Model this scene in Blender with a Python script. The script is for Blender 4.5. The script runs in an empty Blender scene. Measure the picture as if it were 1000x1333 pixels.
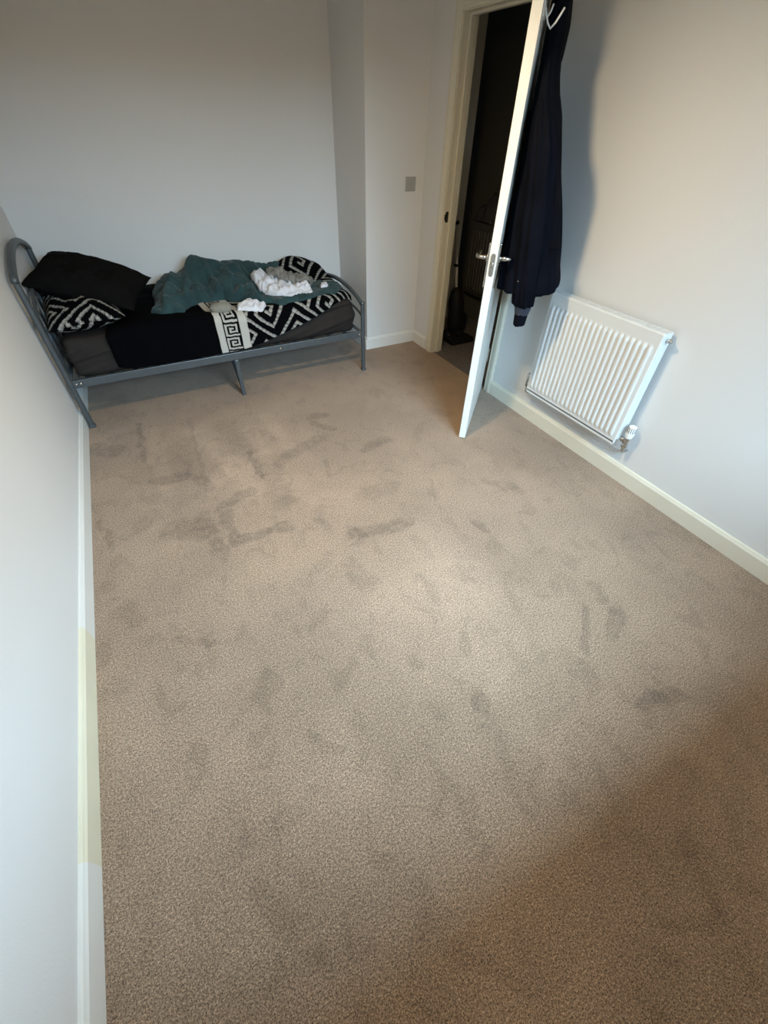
import bpy, bmesh, math, random
import numpy as np
from mathutils import Vector, Matrix, noise as mnoise, Euler

random.seed(7)
# ------------------------------------------------------------------ camera, world, lights, exposure
SC = bpy.context.scene
COL = SC.collection
cam_d = bpy.data.cameras.new('camera')
cam = bpy.data.objects.new('camera', cam_d); COL.objects.link(cam)
cam.location = (0.6095, 0.1120, 1.5139)
cam.rotation_euler = (0.81074, -0.018596, -0.48758)
cam_d.sensor_fit = 'VERTICAL'; cam_d.sensor_height = 36.0
cam_d.lens = 537.2 * 36.0 / 1333.0
cam_d.clip_start = 0.02
SC.camera = cam
SC.view_settings.view_transform = 'Standard'
SC.view_settings.look = 'None'
SC.view_settings.gamma = 1
SC.view_settings.use_curve_mapping = False
SC.view_settings.exposure = 0.0

WIN_POWER, WIN_COL = 1800.0, (0.50, 0.77, 1.0)
BULB_POWER, BULB_COL = 6.2, (1.0, 0.77, 0.46)
DOWN_POWER = 23.0
LAMP = (1.40, 1.62, 1.98)

wd = bpy.data.worlds.new('sky'); SC.world = wd; wd.use_nodes = True
wn = wd.node_tree
bgn = wn.nodes['Background']
sky = wn.nodes.new('ShaderNodeTexSky'); sky.sky_type = 'HOSEK_WILKIE'
sky.sun_direction = (0.3, 0.6, 0.7); sky.turbidity = 6
wn.links.new(sky.outputs[0], bgn.inputs[0]); bgn.inputs[1].default_value = 0.35

al = bpy.data.lights.new('window_daylight', 'AREA'); al.shape = 'RECTANGLE'
al.size = 4.5; al.size_y = 2.5; al.energy = WIN_POWER; al.color = WIN_COL
alo = bpy.data.objects.new('window_daylight', al); COL.objects.link(alo)
alo.location = (2.05, -3.3, 3.30)                       # the bright part of the sky outside the window
alo.rotation_euler = (math.radians(90 - 40), 0, 0)     # shines down through the window
alo['kind'] = 'structure'

W, L, YC, BX, CH, YN = 2.74, 4.02, 3.479, 2.2526, 2.40, -0.62
HY0, HY1, DH = 2.372, 3.180, 1.995

# ------------------------------------------------------------------ materials
def mat(name, col, rough=0.6, metal=0.0, noise=None, bump=None, spec=None, sheen=0.0, emit=None):
    m = bpy.data.materials.new(name); m.use_nodes = True
    nt = m.node_tree; b = nt.nodes['Principled BSDF']
    b.inputs['Base Color'].default_value = (*col, 1)
    b.inputs['Roughness'].default_value = rough
    b.inputs['Metallic'].default_value = metal
    if spec is not None: b.inputs['Specular IOR Level'].default_value = spec
    if sheen: b.inputs['Sheen Weight'].default_value = sheen
    tc = nt.nodes.new('ShaderNodeTexCoord')
    if noise:
        sc, amt = noise
        n = nt.nodes.new('ShaderNodeTexNoise'); n.inputs['Scale'].default_value = sc; n.inputs['Detail'].default_value = 5
        nt.links.new(tc.outputs['Object'], n.inputs['Vector'])
        r = nt.nodes.new('ShaderNodeMapRange')
        r.inputs[1].default_value = 0.3; r.inputs[2].default_value = 0.7
        r.inputs[3].default_value = 1 - amt; r.inputs[4].default_value = 1 + amt
        nt.links.new(n.outputs['Fac'], r.inputs[0])
        mx = nt.nodes.new('ShaderNodeVectorMath'); mx.operation = 'SCALE'
        mx.inputs[0].default_value = col
        nt.links.new(r.outputs[0], mx.inputs['Scale'])
        nt.links.new(mx.outputs[0], b.inputs['Base Color'])
    if bump:
        sc, st, ds = bump
        n = nt.nodes.new('ShaderNodeTexNoise'); n.inputs['Scale'].default_value = sc; n.inputs['Detail'].default_value = 4
        nt.links.new(tc.outputs['Object'], n.inputs['Vector'])
        bp = nt.nodes.new('ShaderNodeBump'); bp.inputs['Strength'].default_value = st; bp.inputs['Distance'].default_value = ds
        nt.links.new(n.outputs['Fac'], bp.inputs['Height'])
        nt.links.new(bp.outputs[0], b.inputs['Normal'])
    if emit:
        b.inputs['Emission Color'].default_value = (*emit[0], 1); b.inputs['Emission Strength'].default_value = emit[1]
    return m

M = {}
M['wall'] = mat('wall_paint', (0.70, 0.69, 0.675), 0.62, bump=(160, 0.25, 0.002), noise=(2.0, 0.012))
M['ceil'] = mat('ceiling_paint', (0.78, 0.78, 0.76), 0.8, bump=(120, 0.2, 0.002))
M['gloss'] = mat('satin_white_wood', (0.74, 0.73, 0.69), 0.35, noise=(5, 0.02))
M['cream'] = mat('yellowed_skirting_paint', (0.73, 0.685, 0.565), 0.4, noise=(6, 0.03))
M['frame'] = mat('cream_door_frame_paint', (0.66, 0.62, 0.51), 0.35, noise=(6, 0.02))
M['door'] = mat('door_paint', (0.70, 0.69, 0.65), 0.38, noise=(4, 0.015))
M['rad'] = mat('radiator_enamel', (0.69, 0.70, 0.69), 0.28)
M['chrome'] = mat('chrome', (0.55, 0.54, 0.52), 0.22, 1.0)
M['wand'] = mat('wand_steel', (0.62, 0.60, 0.55), 0.4, 0.25)
M['steel'] = mat('brushed_steel', (0.42, 0.40, 0.37), 0.34, 0.9, bump=(300, 0.1, 0.001))
M['bedmetal'] = mat('grey_bed_metal', (0.095, 0.107, 0.115), 0.42, 0.5, noise=(30, 0.06))
M['plastic_w'] = mat('white_plastic', (0.82, 0.82, 0.80), 0.35)
M['plastic_k'] = mat('black_plastic', (0.008, 0.008, 0.008), 0.6, spec=0.2)
M['switch'] = mat('brushed_switch_plate', (0.42, 0.42, 0.40), 0.45, 0.3)
M['sheet'] = mat('taupe_fitted_sheet', (0.026, 0.0215, 0.0195), 0.9, noise=(12, 0.10), bump=(500, 0.3, 0.001), spec=0.1)
M['blackcloth'] = mat('charcoal_pillowcase', (0.0060, 0.0055, 0.0053), 0.95, noise=(10, 0.15), bump=(600, 0.3, 0.001), spec=0.04)
M['teal'] = mat('teal_fleece', (0.026, 0.055, 0.058), 0.95, noise=(14, 0.22), bump=(260, 0.6, 0.003), sheen=0.12, spec=0.1)
M['whitecloth'] = mat('white_cotton', (0.62, 0.62, 0.66), 0.9, noise=(30, 0.08), bump=(300, 0.3, 0.001))
M['greycloth'] = mat('taupe_cotton', (0.20, 0.19, 0.17), 0.9, noise=(30, 0.10), bump=(300, 0.4, 0.001))
M['sock'] = mat('beige_knit', (0.22, 0.21, 0.175), 0.95, noise=(40, 0.1), bump=(400, 0.5, 0.001))
M['coat'] = mat('navy_coat_cloth', (0.0035, 0.0042, 0.0075), 0.8, noise=(9, 0.25), bump=(400, 0.3, 0.001), spec=0.04)
M['coatband'] = mat('slate_cuff_band', (0.022, 0.027, 0.042), 0.8, noise=(60, 0.1))
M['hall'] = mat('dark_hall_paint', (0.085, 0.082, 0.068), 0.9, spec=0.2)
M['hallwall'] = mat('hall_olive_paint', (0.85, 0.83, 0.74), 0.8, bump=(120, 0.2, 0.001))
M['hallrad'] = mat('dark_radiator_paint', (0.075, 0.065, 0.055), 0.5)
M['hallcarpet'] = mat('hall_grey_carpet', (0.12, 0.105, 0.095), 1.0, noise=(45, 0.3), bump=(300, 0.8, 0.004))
M['bag'] = mat('black_shiny_jacket', (0.05, 0.045, 0.04), 0.3, noise=(8, 0.3))
M['shade'] = mat('linen_shade', (0.75, 0.70, 0.6), 0.9)
M['cord'] = M['plastic_w']
M['dark'] = mat('dark_gap', (0.01, 0.01, 0.01), 0.8)
M['bulb'] = mat('bulb_glass', (1, 0.9, 0.75), 0.3, emit=((1.0, 0.8, 0.55), 12))

def carpet_mat():
    m = bpy.data.materials.new('beige_carpet'); m.use_nodes = True
    nt = m.node_tree; b = nt.nodes['Principled BSDF']; N = nt.nodes.new; K = nt.links.new
    b.inputs['Roughness'].default_value = 1.0; b.inputs['Specular IOR Level'].default_value = 0.1
    b.inputs['Sheen Weight'].default_value = 0.15; b.inputs['Sheen Roughness'].default_value = 0.5
    tc = N('ShaderNodeTexCoord')
    at = N('ShaderNodeAttribute'); at.attribute_name = 'brushed'
    def noi(scale, det, rough=0.5, stretch=None, dist=0.0):
        n = N('ShaderNodeTexNoise'); n.inputs['Scale'].default_value = scale; n.inputs['Detail'].default_value = det
        n.inputs['Roughness'].default_value = rough; n.inputs['Distortion'].default_value = dist
        if stretch:
            mp = N('ShaderNodeMapping'); mp.inputs['Scale'].default_value = stretch; mp.inputs['Rotation'].default_value = (0, 0, 0.5)
            K(tc.outputs['Object'], mp.inputs[0]); K(mp.outputs[0], n.inputs['Vector'])
        else: K(tc.outputs['Object'], n.inputs['Vector'])
        return n.outputs['Fac']
    def mrange(s, a, b_, c, d):
        r = N('ShaderNodeMapRange'); r.inputs[1].default_value = a; r.inputs[2].default_value = b_
        r.inputs[3].default_value = c; r.inputs[4].default_value = d; K(s, r.inputs[0]); return r.outputs[0]
    def mul(a, b_):
        x = N('ShaderNodeMath'); x.operation = 'MULTIPLY'; K(a, x.inputs[0]); K(b_, x.inputs[1]); return x.outputs[0]
    fine = mrange(noi(300, 2), 0.30, 0.70, 0.30, 1.70)       # tufts
    med = mrange(noi(140, 3), 0.3, 0.7, 0.66, 1.34)
    blot = mrange(noi(7.5, 5, 0.62, (1.2, 0.9, 1), 0.8), 0.36, 0.47, 0.88, 1.03)
    big = mrange(noi(1.6, 4, 0.55), 0.38, 0.62, 0.86, 1.08)
    mk = N('ShaderNodeMath'); mk.operation = 'MULTIPLY_ADD'                 # pile marks are broken up tuft by tuft
    sub = N('ShaderNodeMath'); sub.operation = 'SUBTRACT'; K(at.outputs['Fac'], sub.inputs[0]); sub.inputs[1].default_value = 0.5
    K(sub.outputs[0], mk.inputs[0]); K(mrange(noi(24, 5, 0.65), 0.38, 0.56, 0.30, 1.0), mk.inputs[1]); mk.inputs[2].default_value = 0.5
    st = mrange(mk.outputs[0], 0, 1, 0.66, 1.34)
    f = mul(mul(mul(mul(fine, med), blot), big), st)
    v = N('ShaderNodeVectorMath'); v.operation = 'SCALE'; v.inputs[0].default_value = (0.325, 0.230, 0.160)
    K(f, v.inputs['Scale']); K(v.outputs[0], b.inputs['Base Color'])
    bp = N('ShaderNodeBump'); bp.inputs['Strength'].default_value = 0.9; bp.inputs['Distance'].default_value = 0.006
    K(noi(200, 3), bp.inputs['Height']); K(bp.outputs[0], b.inputs['Normal'])
    return m
M['carpet'] = carpet_mat()

def attr_mat(name, dark, light, attr='pattern', rough=0.9):
    m = bpy.data.materials.new(name); m.use_nodes = True
    nt = m.node_tree; b = nt.nodes['Principled BSDF']
    b.inputs['Roughness'].default_value = rough; b.inputs['Specular IOR Level'].default_value = 0.03
    at = nt.nodes.new('ShaderNodeAttribute'); at.attribute_name = attr
    cr = nt.nodes.new('ShaderNodeValToRGB')
    cr.color_ramp.elements[0].color = (*dark, 1); cr.color_ramp.elements[1].color = (*light, 1)
    nt.links.new(at.outputs['Fac'], cr.inputs[0]); nt.links.new(cr.outputs[0], b.inputs['Base Color'])
    tc = nt.nodes.new('ShaderNodeTexCoord')
    n = nt.nodes.new('ShaderNodeTexNoise'); n.inputs['Scale'].default_value = 500
    nt.links.new(tc.outputs['Object'], n.inputs['Vector'])
    bp = nt.nodes.new('ShaderNodeBump'); bp.inputs['Strength'].default_value = 0.3; bp.inputs['Distance'].default_value = 0.001
    nt.links.new(n.outputs['Fac'], bp.inputs['Height']); nt.links.new(bp.outputs[0], b.inputs['Normal'])
    return m
M['duvet'] = attr_mat('black_duvet_with_meander', (0.0018, 0.0018, 0.0024), (0.46, 0.44, 0.40))

# ------------------------------------------------------------------ helpers
def box(bm, x0, x1, y0, y1, z0, z1, bev=0.0):
    r = bmesh.ops.create_cube(bm, size=1.0)
    for v in r['verts']:
        v.co = Vector(((x0 + x1) / 2 + v.co.x * (x1 - x0), (y0 + y1) / 2 + v.co.y * (y1 - y0), (z0 + z1) / 2 + v.co.z * (z1 - z0)))
    if bev:
        es = list({e for v in r['verts'] for e in v.link_edges})
        bmesh.ops.bevel(bm, geom=es, offset=bev, segments=2, affect='EDGES', profile=0.5)

def tube(bm, pts, rad, seg=12, cap=True, flat=1.0):
    pts = [Vector(p) for p in pts]; rings = []
    n = len(pts); up = None
    for i, p in enumerate(pts):
        t = (pts[min(i + 1, n - 1)] - pts[max(i - 1, 0)]).normalized()
        if up is None:
            up = Vector((0, 0, 1)) if abs(t.z) < 0.9 else Vector((1, 0, 0))
        a = t.cross(up).normalized(); b = a.cross(t).normalized(); up = b
        r = rad[i] if isinstance(rad, (list, tuple)) else rad
        rings.append([bm.verts.new(p + a * math.cos(q) * r * flat + b * math.sin(q) * r) for q in [2 * math.pi * k / seg for k in range(seg)]])
    for i in range(n - 1):
        for k in range(seg):
            bm.faces.new((rings[i][k], rings[i][(k + 1) % seg], rings[i + 1][(k + 1) % seg], rings[i + 1][k]))
    if cap:
        bm.faces.new(rings[0]); bm.faces.new(list(reversed(rings[-1])))

def lathe(bm, prof, origin, axis=(0, 0, 1), seg=24):
    q = Vector((0, 0, 1)).rotation_difference(Vector(axis).normalized()); o = Vector(origin); rings = []
    for r, h in prof:
        rings.append([bm.verts.new(o + q @ Vector((r * math.cos(2 * math.pi * k / seg), r * math.sin(2 * math.pi * k / seg), h))) for k in range(seg)])
    for i in range(len(rings) - 1):
        for k in range(seg):
            bm.faces.new((rings[i][k], rings[i][(k + 1) % seg], rings[i + 1][(k + 1) % seg], rings[i + 1][k]))
    bm.faces.new(rings[0]); bm.faces.new(list(reversed(rings[-1])))

def obj(name, bm, material, parent=None, smooth=False, xf=None):
    """link a bmesh (world coordinates, or local ones moved by xf) as one mesh object"""
    if xf is not None: bmesh.ops.transform(bm, matrix=xf, verts=bm.verts)
    bmesh.ops.recalc_face_normals(bm, faces=bm.faces)
    me = bpy.data.meshes.new(name)
    o = bpy.data.objects.new(name, me); COL.objects.link(o)
    if parent is not None:
        bmesh.ops.translate(bm, vec=-world_loc(parent), verts=bm.verts)
        o.parent = parent
    bm.to_mesh(me); bm.free()
    if material: me.materials.append(material)
    if smooth:
        me.polygons.foreach_set('use_smooth', [True] * len(me.polygons))
    return o

def world_loc(o):
    v = o.location.copy()
    while o.parent: o = o.parent; v += o.location
    return v

def smooth_by_angle(o, deg=40):
    me = o.data
    me.polygons.foreach_set('use_smooth', [True] * len(me.polygons))
    bm = bmesh.new(); bm.from_mesh(me)
    for e in bm.edges:
        if len(e.link_faces) == 2 and e.calc_face_angle(0) > math.radians(deg): e.smooth = False
    bm.to_mesh(me); bm.free()

def tag(o, label, cat, group=None, kind=None):
    if label: o['label'] = label
    if cat: o['category'] = cat
    if group: o['group'] = group
    if kind: o['kind'] = kind
    return o

def thing(name, loc, label, cat, group=None, kind=None):
    o = bpy.data.objects.new(name, None); COL.objects.link(o); o.location = loc
    o.empty_display_size = 0.05
    return tag(o, label, cat, group, kind)

def struct(name, bm, material, label=None, cat=None, **k):
    o = obj(name, bm, material, **k); o['kind'] = 'structure'
    if label: o['label'] = label
    if cat: o['category'] = cat
    return o

def grid_obj(name, P, material, parent=None, attr=None, attr_name='pattern', solid=0.0, keep=None, smooth=True, wrap_u=False):
    """P: (nu, nv, 3) world coordinates"""
    nu, nv = P.shape[:2]
    idx = np.arange(nu * nv).reshape(nu, nv)
    V = P.reshape(-1, 3).copy()
    if parent is not None: V -= np.array(world_loc(parent))
    if wrap_u:
        a = idx; b = np.roll(idx, -1, axis=0)
        F = np.stack([a[:, :-1], b[:, :-1], b[:, 1:], a[:, 1:]], -1).reshape(-1, 4)
    else:
        F = np.stack([idx[:-1, :-1], idx[1:, :-1], idx[1:, 1:], idx[:-1, 1:]], -1)
        if keep is not None:
            k = keep[:-1, :-1] & keep[1:, :-1] & keep[1:, 1:] & keep[:-1, 1:]
            F = F[k]
        F = F.reshape(-1, 4)
    used = np.unique(F); remap = -np.ones(len(V), int); remap[used] = np.arange(len(used))
    V = V[used]; F = remap[F]
    me = bpy.data.meshes.new(name)
    me.from_pydata(V.tolist(), [], F.tolist())
    if attr is not None:
        a = me.attributes.new(attr_name, 'FLOAT', 'POINT')
        a.data.foreach_set('value', attr.reshape(-1)[used].astype(np.float32))
    me.materials.append(material)
    me.polygons.foreach_set('use_smooth', [smooth] * len(me.polygons))
    me.update()
    o = bpy.data.objects.new(name, me); COL.objects.link(o)
    if parent is not None: o.parent = parent
    if solid:
        s = o.modifiers.new('thickness', 'SOLIDIFY'); s.thickness = solid; s.offset = -1
    return o

# vectorised value noise (smooth), deterministic
_rng = np.random.RandomState(3)
_tab = _rng.rand(512)
_perm = _rng.permutation(512)
def vnoise(x, y, z=0.0):
    x = np.asarray(x, float); y = np.asarray(y, float); z = np.zeros_like(x) + z
    xi, yi, zi = np.floor(x).astype(int), np.floor(y).astype(int), np.floor(z).astype(int)
    xf, yf, zf = x - xi, y - yi, z - zi
    s = lambda t: t * t * t * (t * (6 * t - 15) + 10)
    u, v, w = s(xf), s(yf), s(zf)
    def h(a, b, c): return _tab[_perm[(_perm[(_perm[a & 511] + b) & 511] + c) & 511]]
    r = 0
    for dz, wz in ((0, 1 - w), (1, w)):
        for dy, wy in ((0, 1 - v), (1, v)):
            for dx, wx in ((0, 1 - u), (1, u)):
                r = r + h(xi + dx, yi + dy, zi + dz) * wx * wy * wz
    return r * 2 - 1
def fbm(x, y, z=0.0, o=3):
    r = 0; a = 1
    for i in range(o):
        r = r + a * vnoise(x * 2 ** i + 17 * i, y * 2 ** i + 5 * i, z); a *= 0.5
    return r
def ridged(x, y, z=0.0, o=3):
    r = 0; a = 1
    for i in range(o):
        r = r + a * (1 - np.abs(vnoise(x * 2 ** i + 9 * i, y * 2 ** i + 31 * i, z)) * 2.0); a *= 0.5
    return r
def sstep(a, b, x):
    t = np.clip((x - a) / (b - a), 0, 1); return t * t * (3 - 2 * t)

# ------------------------------------------------------------------ room shell
nx, ny = 345, 580
gx = np.linspace(0.0, 2.765, nx); gy = np.linspace(YN, L, ny)
X, Y = np.meshgrid(gx, gy, indexing='ij')
STROKES = [(0.31, 3.01, 0.3, 2.55, 0.02, -1), (0.62, 2.93, 0.59, 2.16, 0.011, -0.6), (0.52, 2.62, 0.58, 2.31, 0.096, -0.6), (0.35, 2.32, 0.49, 2.29, 0.038, -1), (0.56, 2.24, 0.6, 2.12, 0.031, -0.8), (0.63, 1.93, 0.79, 1.99, 0.039, -1), (0.38, 1.86, 0.52, 1.8, 0.073, -0.8), (0.52, 1.79, 0.56, 1.62, 0.04, -0.9), (0.63, 1.88, 0.64, 1.64, 0.028, -0.9), (0.64, 1.65, 0.88, 1.64, 0.036, -1), (0.04, 2.82, 0.15, 2.73, 0.061, -0.8), (0.02, 3.06, 0.22, 3.13, 0.107, -0.5), (0.05, 2.09, 0.1, 1.88, 0.016, -0.9), (0.77, 2.7, 0.88, 2.44, 0.101, -0.6), (0.87, 2.36, 0.89, 2.08, 0.018, -0.9), (0.95, 2.23, 0.91, 1.82, 0.074, -0.55), (1.38, 2.58, 1.47, 2.57, 0.036, -1), (1.36, 2.51, 1.45, 2.38, 0.028, -1), (1.09, 2.23, 1.32, 2.3, 0.049, -0.7), (1.28, 2.06, 1.24, 1.92, 0.014, -0.7), (1.54, 2.07, 1.7, 2.11, 0.04, -0.8), (1.33, 1.68, 1.52, 1.68, 0.052, -0.6), (1.16, 1.43, 1.45, 1.38, 0.04, -1), (2.04, 1.46, 2.13, 1.37, 0.036, -0.7), (1.77, 1.22, 1.78, 1.15, 0.025, -0.7), (1.04, 1.61, 1.05, 1.58, 0.026, -0.8), (1.86, 0.57, 1.72, 0.43, 0.016, -1), (2.0, 0.64, 1.97, 0.59, 0.026, -0.8), (1.98, 0.51, 1.87, 0.43, 0.035, -0.8), (1.75, 0.2, 1.89, 0.16, 0.031, -1), (1.23, 0.5, 1.22, 0.45, 0.027, -1), (1.09, 0.72, 1.1, 0.69, 0.024, -0.9), (1.32, 0.72, 1.29, 0.65, 0.022, -0.7), (1.07, 1.26, 1.08, 1.11, 0.046, -0.5), (0.64, 0.66, 0.73, 0.55, 0.016, -0.6), (0.29, 1.24, 0.44, 1.14, 0.014, -0.7), (0.59, 0.94, 0.41, 0.79, 0.021, -0.35), (1.64, 0.45, 1.64, 0.33, 0.035, -0.5), (1.02, 1.37, 0.85, 1.25, 0.029, -0.4), (1.06, 0.54, 1.08, 0.5, 0.022, -0.5), (1.39, 0.19, 1.37, 0.16, 0.016, -0.5), (1.43, 1.27, 1.44, 1.15, 0.033, -0.4), (0.67, 2.2, 0.67, 2.75, 0.092, 0.6), (0.76, 2.32, 0.82, 2.01, 0.068, 0.5), (0.95, 2.61, 0.97, 2.22, 0.045, 0.6), (0.39, 2.89, 0.38, 2.2, 0.046, 0.4), (0.41, 1.74, 0.24, 2.26, 0.06, 0.3), (1.1, 2.76, 1.12, 2.32, 0.039, 0.4), (1.1, 1.69, 1.41, 1.57, 0.123, 0.25), (1.42, 0.96, 1.62, 0.6, 0.248, 0.3), (1.25, 0.63, 1.37, 0.26, 0.186, 0.3), (1.49, -0.16, 1.46, -0.26, 0.019, -0.6), (1.27, -0.2, 1.44, -0.27, 0.017, -0.6), (1.35, -0.01, 1.33, -0.15, 0.073, -0.35), (0.52, 0.47, 0.33, 0.45, 0.032, -0.35), (0.08, 0.48, 0.26, 0.49, 0.017, -0.3), (0.49, 0.53, 0.44, 0.37, 0.013, -0.3), (1.62, -0.05, 1.73, -0.05, 0.027, -0.4), (0.6, 0.12, 0.28, 0.21, 0.028, -0.3), (0.96, -0.1, 1.2, -0.08, 0.061, -0.3), (1.84, -0.09, 1.58, -0.27, 0.049, -0.4)]
br = np.full(X.shape, 0.0)
wx = X + 0.020 * fbm(X * 15, Y * 15, 1.5, 4); wy = Y + 0.020 * fbm(X * 15, Y * 15, 7.5, 4)
for (ax, ay, bx_, by_, hw, s) in STROKES:
    hw = max(hw, 0.014)
    dx, dy = bx_ - ax, by_ - ay; ll = dx * dx + dy * dy
    t = np.clip(((wx - ax) * dx + (wy - ay) * dy) / ll, 0, 1)
    d = np.hypot(wx - ax - t * dx, wy - ay - t * dy)
    soft = 0.25 if hw < 0.08 else 0.7
    k = 1 - sstep(hw * (1 - soft), hw * (1 + soft), d)
    br = np.where(np.abs(k * s) > 0, br + k * s * 0.85, br)
br = 0.5 + 0.5 * np.clip(br, -1, 1)
P = np.stack([X, Y, np.zeros_like(X)], -1)
fl = grid_obj('floor', P, M['carpet'], attr=br, attr_name='brushed', smooth=False); fl['kind'] = 'structure'
fl['label'] = 'beige pile carpet with brushed marks'

def slab_outside(name, x0, x1, y0, y1, z0, z1, m):
    bm = bmesh.new(); box(bm, x0, x1, y0, y1, z0, z1); return struct(name, bm, m)
slab_outside('floor_base', -0.15, 4.2, YN - 0.15, 4.9, -0.15, -0.004, M['ceil'])
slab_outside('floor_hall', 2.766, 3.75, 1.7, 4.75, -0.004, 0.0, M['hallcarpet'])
slab_outside('wall_left', -0.12, 0.0, YN - 0.12, L + 0.12, 0, CH, M['wall'])
slab_outside('wall_far', 0.0, BX, L, L + 0.12, 0, CH, M['wall'])
slab_outside('wall_column', BX, W, YC, L + 0.12, 0, CH, M['wall'])
# right wall with the doorway cut out
bm = bmesh.new()
box(bm, W, W + 0.10, YN - 0.12, HY0, 0, CH); box(bm, W, W + 0.10, HY1, L + 0.12, 0, CH); box(bm, W, W + 0.10, HY0, HY1, DH, CH)
struct('wall_right', bm, M['wall'])
# near wall behind the camera with its window
WX0, WX1, WZ0, WZ1 = 0.75, 2.35, 0.99, 2.16
bm = bmesh.new()
box(bm, 0, WX0, YN - 0.12, YN, 0, CH); box(bm, WX1, W, YN - 0.12, YN, 0, CH)
box(bm, WX0, WX1, YN - 0.12, YN, 0, WZ0); box(bm, WX0, WX1, YN - 0.12, YN, WZ1, CH)
struct('wall_near', bm, M['wall'])
slab_outside('ceiling', -0.12, 4.2, YN - 0.12, 4.9, CH, CH + 0.1, M['ceil'])
bm = bmesh.new()
fy0, fy1 = YN - 0.09, YN - 0.04
box(bm, WX0, WX0 + 0.05, fy0, fy1, WZ0, WZ1, 0.004); box(bm, WX1 - 0.05, WX1, fy0, fy1, WZ0, WZ1, 0.004)
box(bm, WX0 + .05, WX1 - .05, fy0, fy1, WZ0, WZ0 + 0.05, 0.004); box(bm, WX0 + .05, WX1 - .05, fy0, fy1, WZ1 - 0.05, WZ1, 0.004)
box(bm, 1.60, 1.65, fy0, fy1, WZ0 + .05, WZ1 - .05, 0.004)
wf = struct('window_1', bm, M['plastic_w'])
bm = bmesh.new(); box(bm, WX0 - 0.03, WX1 + 0.03, YN - 0.04, YN + 0.05, WZ0 - 0.025, WZ0, 0.004)
obj('window_sill', bm, M['gloss'], wf)

# skirting
def skirt_profile(bm, p0, p1, nrm, h=0.1, t=0.015):
    """board from p0 to p1 on the wall line, nrm points into the room"""
    p0, p1, n = Vector((*p0, 0)), Vector((*p1, 0)), Vector((*nrm, 0))
    prof = [(0, 0), (t, 0), (t, h - 0.018), (t - 0.004, h - 0.010), (t - 0.006, h - 0.004), (0.006, h), (0, h)]
    a = [bm.verts.new(p0 + n * d + Vector((0, 0, z))) for d, z in prof]
    b = [bm.verts.new(p1 + n * d + Vector((0, 0, z))) for d, z in prof]
    for i in range(len(prof)):
        j = (i + 1) % len(prof); bm.faces.new((a[i], a[j], b[j], b[i]))
    bm.faces.new(a); bm.faces.new(list(reversed(b)))
def skirt(name, p0, p1, nrm, m, h=0.1):
    bm = bmesh.new(); skirt_profile(bm, p0, p1, nrm, h); return struct(name, bm, m)
skirt('baseboard_left', (0, 1.375), (0, L), (1, 0), M['gloss'])
M['cream_left'] = mat('left_cream_skirting', (0.72, 0.675, 0.52), 0.4, noise=(6, 0.03))
skirt('baseboard_left_cream', (0, 0.60), (0, 1.375), (1, 0), M['cream_left'])  # middle length of the left skirting in a creamier colour
skirt('baseboard_left_near', (0, YN), (0, 0.60), (1, 0), M['gloss'])
skirt('baseboard_far', (0, L), (BX, L), (0, -1), M['gloss'])
skirt('baseboard_column_side', (BX, YC - 0.015), (BX, L), (-1, 0), M['gloss'])
skirt('baseboard_column', (BX, YC), (W, YC), (0, -1), M['gloss'])
skirt('baseboard_right', (W, YN), (W, 2.318), (-1, 0), M['cream'])
skirt('baseboard_right_far', (W, 3.252), (W, YC), (-1, 0), M['gloss'])
skirt('baseboard_near', (0, YN), (W, YN), (0, 1), M['gloss'])

# door frame: lining, stops, moulded architraves
bm = bmesh.new()
box(bm, W - 0.002, W + 0.105, HY0 - 0.001, HY0 + 0.022, 0, DH)
box(bm, W - 0.002, W + 0.105, HY1 - 0.022, HY1 + 0.001, 0, DH)
box(bm, W - 0.002, W + 0.105, HY0 + .022, HY1 - .022, DH - 0.022, DH + 0.001)
box(bm, W + 0.045, W + 0.075, HY1 - 0.034, HY1 - 0.022, 0, DH - .022)
box(bm, W + 0.045, W + 0.075, HY0 + 0.022, HY0 + 0.034, 0, DH - .022)
box(bm, W + 0.045, W + 0.075, HY0 + 0.034, HY1 - 0.034, DH - 0.034, DH - 0.022)
fr = struct('trim_1', bm, M['frame'])
def arch_strip(bm, axis, a0, a1, c_in, c_out, x=W, sgn=-1):
    # moulded board of depth 18 mm: c_in the edge by the opening, c_out the outer edge
    prof = [(0, 0), (0, 0.011), (0.12, 0.014), (0.22, 0.012), (0.35, 0.013), (0.6, 0.018), (0.85, 0.019), (0.95, 0.016), (1, 0.010), (1, 0)]
    A = []; B = []
    for t, d in prof:
        c = c_in + (c_out - c_in) * t
        e = abs(c - c_in)                                   # mitre
        if axis == 'z':
            A.append(bm.verts.new((x + sgn * d, c, a0))); B.append(bm.verts.new((x + sgn * d, c, a1 + e)))
        else:
            A.append(bm.verts.new((x + sgn * d, a0 - e, c))); B.append(bm.verts.new((x + sgn * d, a1 + e, c)))
    n = len(prof)
    for i in range(n - 1): bm.faces.new((A[i], A[i + 1], B[i + 1], B[i]))
    bm.faces.new(A); bm.faces.new(list(reversed(B)))
for nm, args in (('architrave', ('z', 0, DH - 0.016, HY0 + 0.016, HY0 - 0.052)), ('architrave', ('z', 0, DH - 0.016, HY1 - 0.016, HY1 + 0.052)), ('architrave', ('y', HY0 + 0.016, HY1 - 0.016, DH - 0.016, DH + 0.052))):
    bm = bmesh.new(); arch_strip(bm, *args); obj(nm, bm, M['frame'], fr)
bm = bmesh.new(); box(bm, W + 0.006, W + 0.030, HY1 - 0.0245, HY1 - 0.0218, 0.97, 1.035, 0.001)
box(bm, W - 0.003, W + 0.006, HY1 - 0.030, HY1 - 0.0218, 0.985, 1.02, 0.001)
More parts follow.
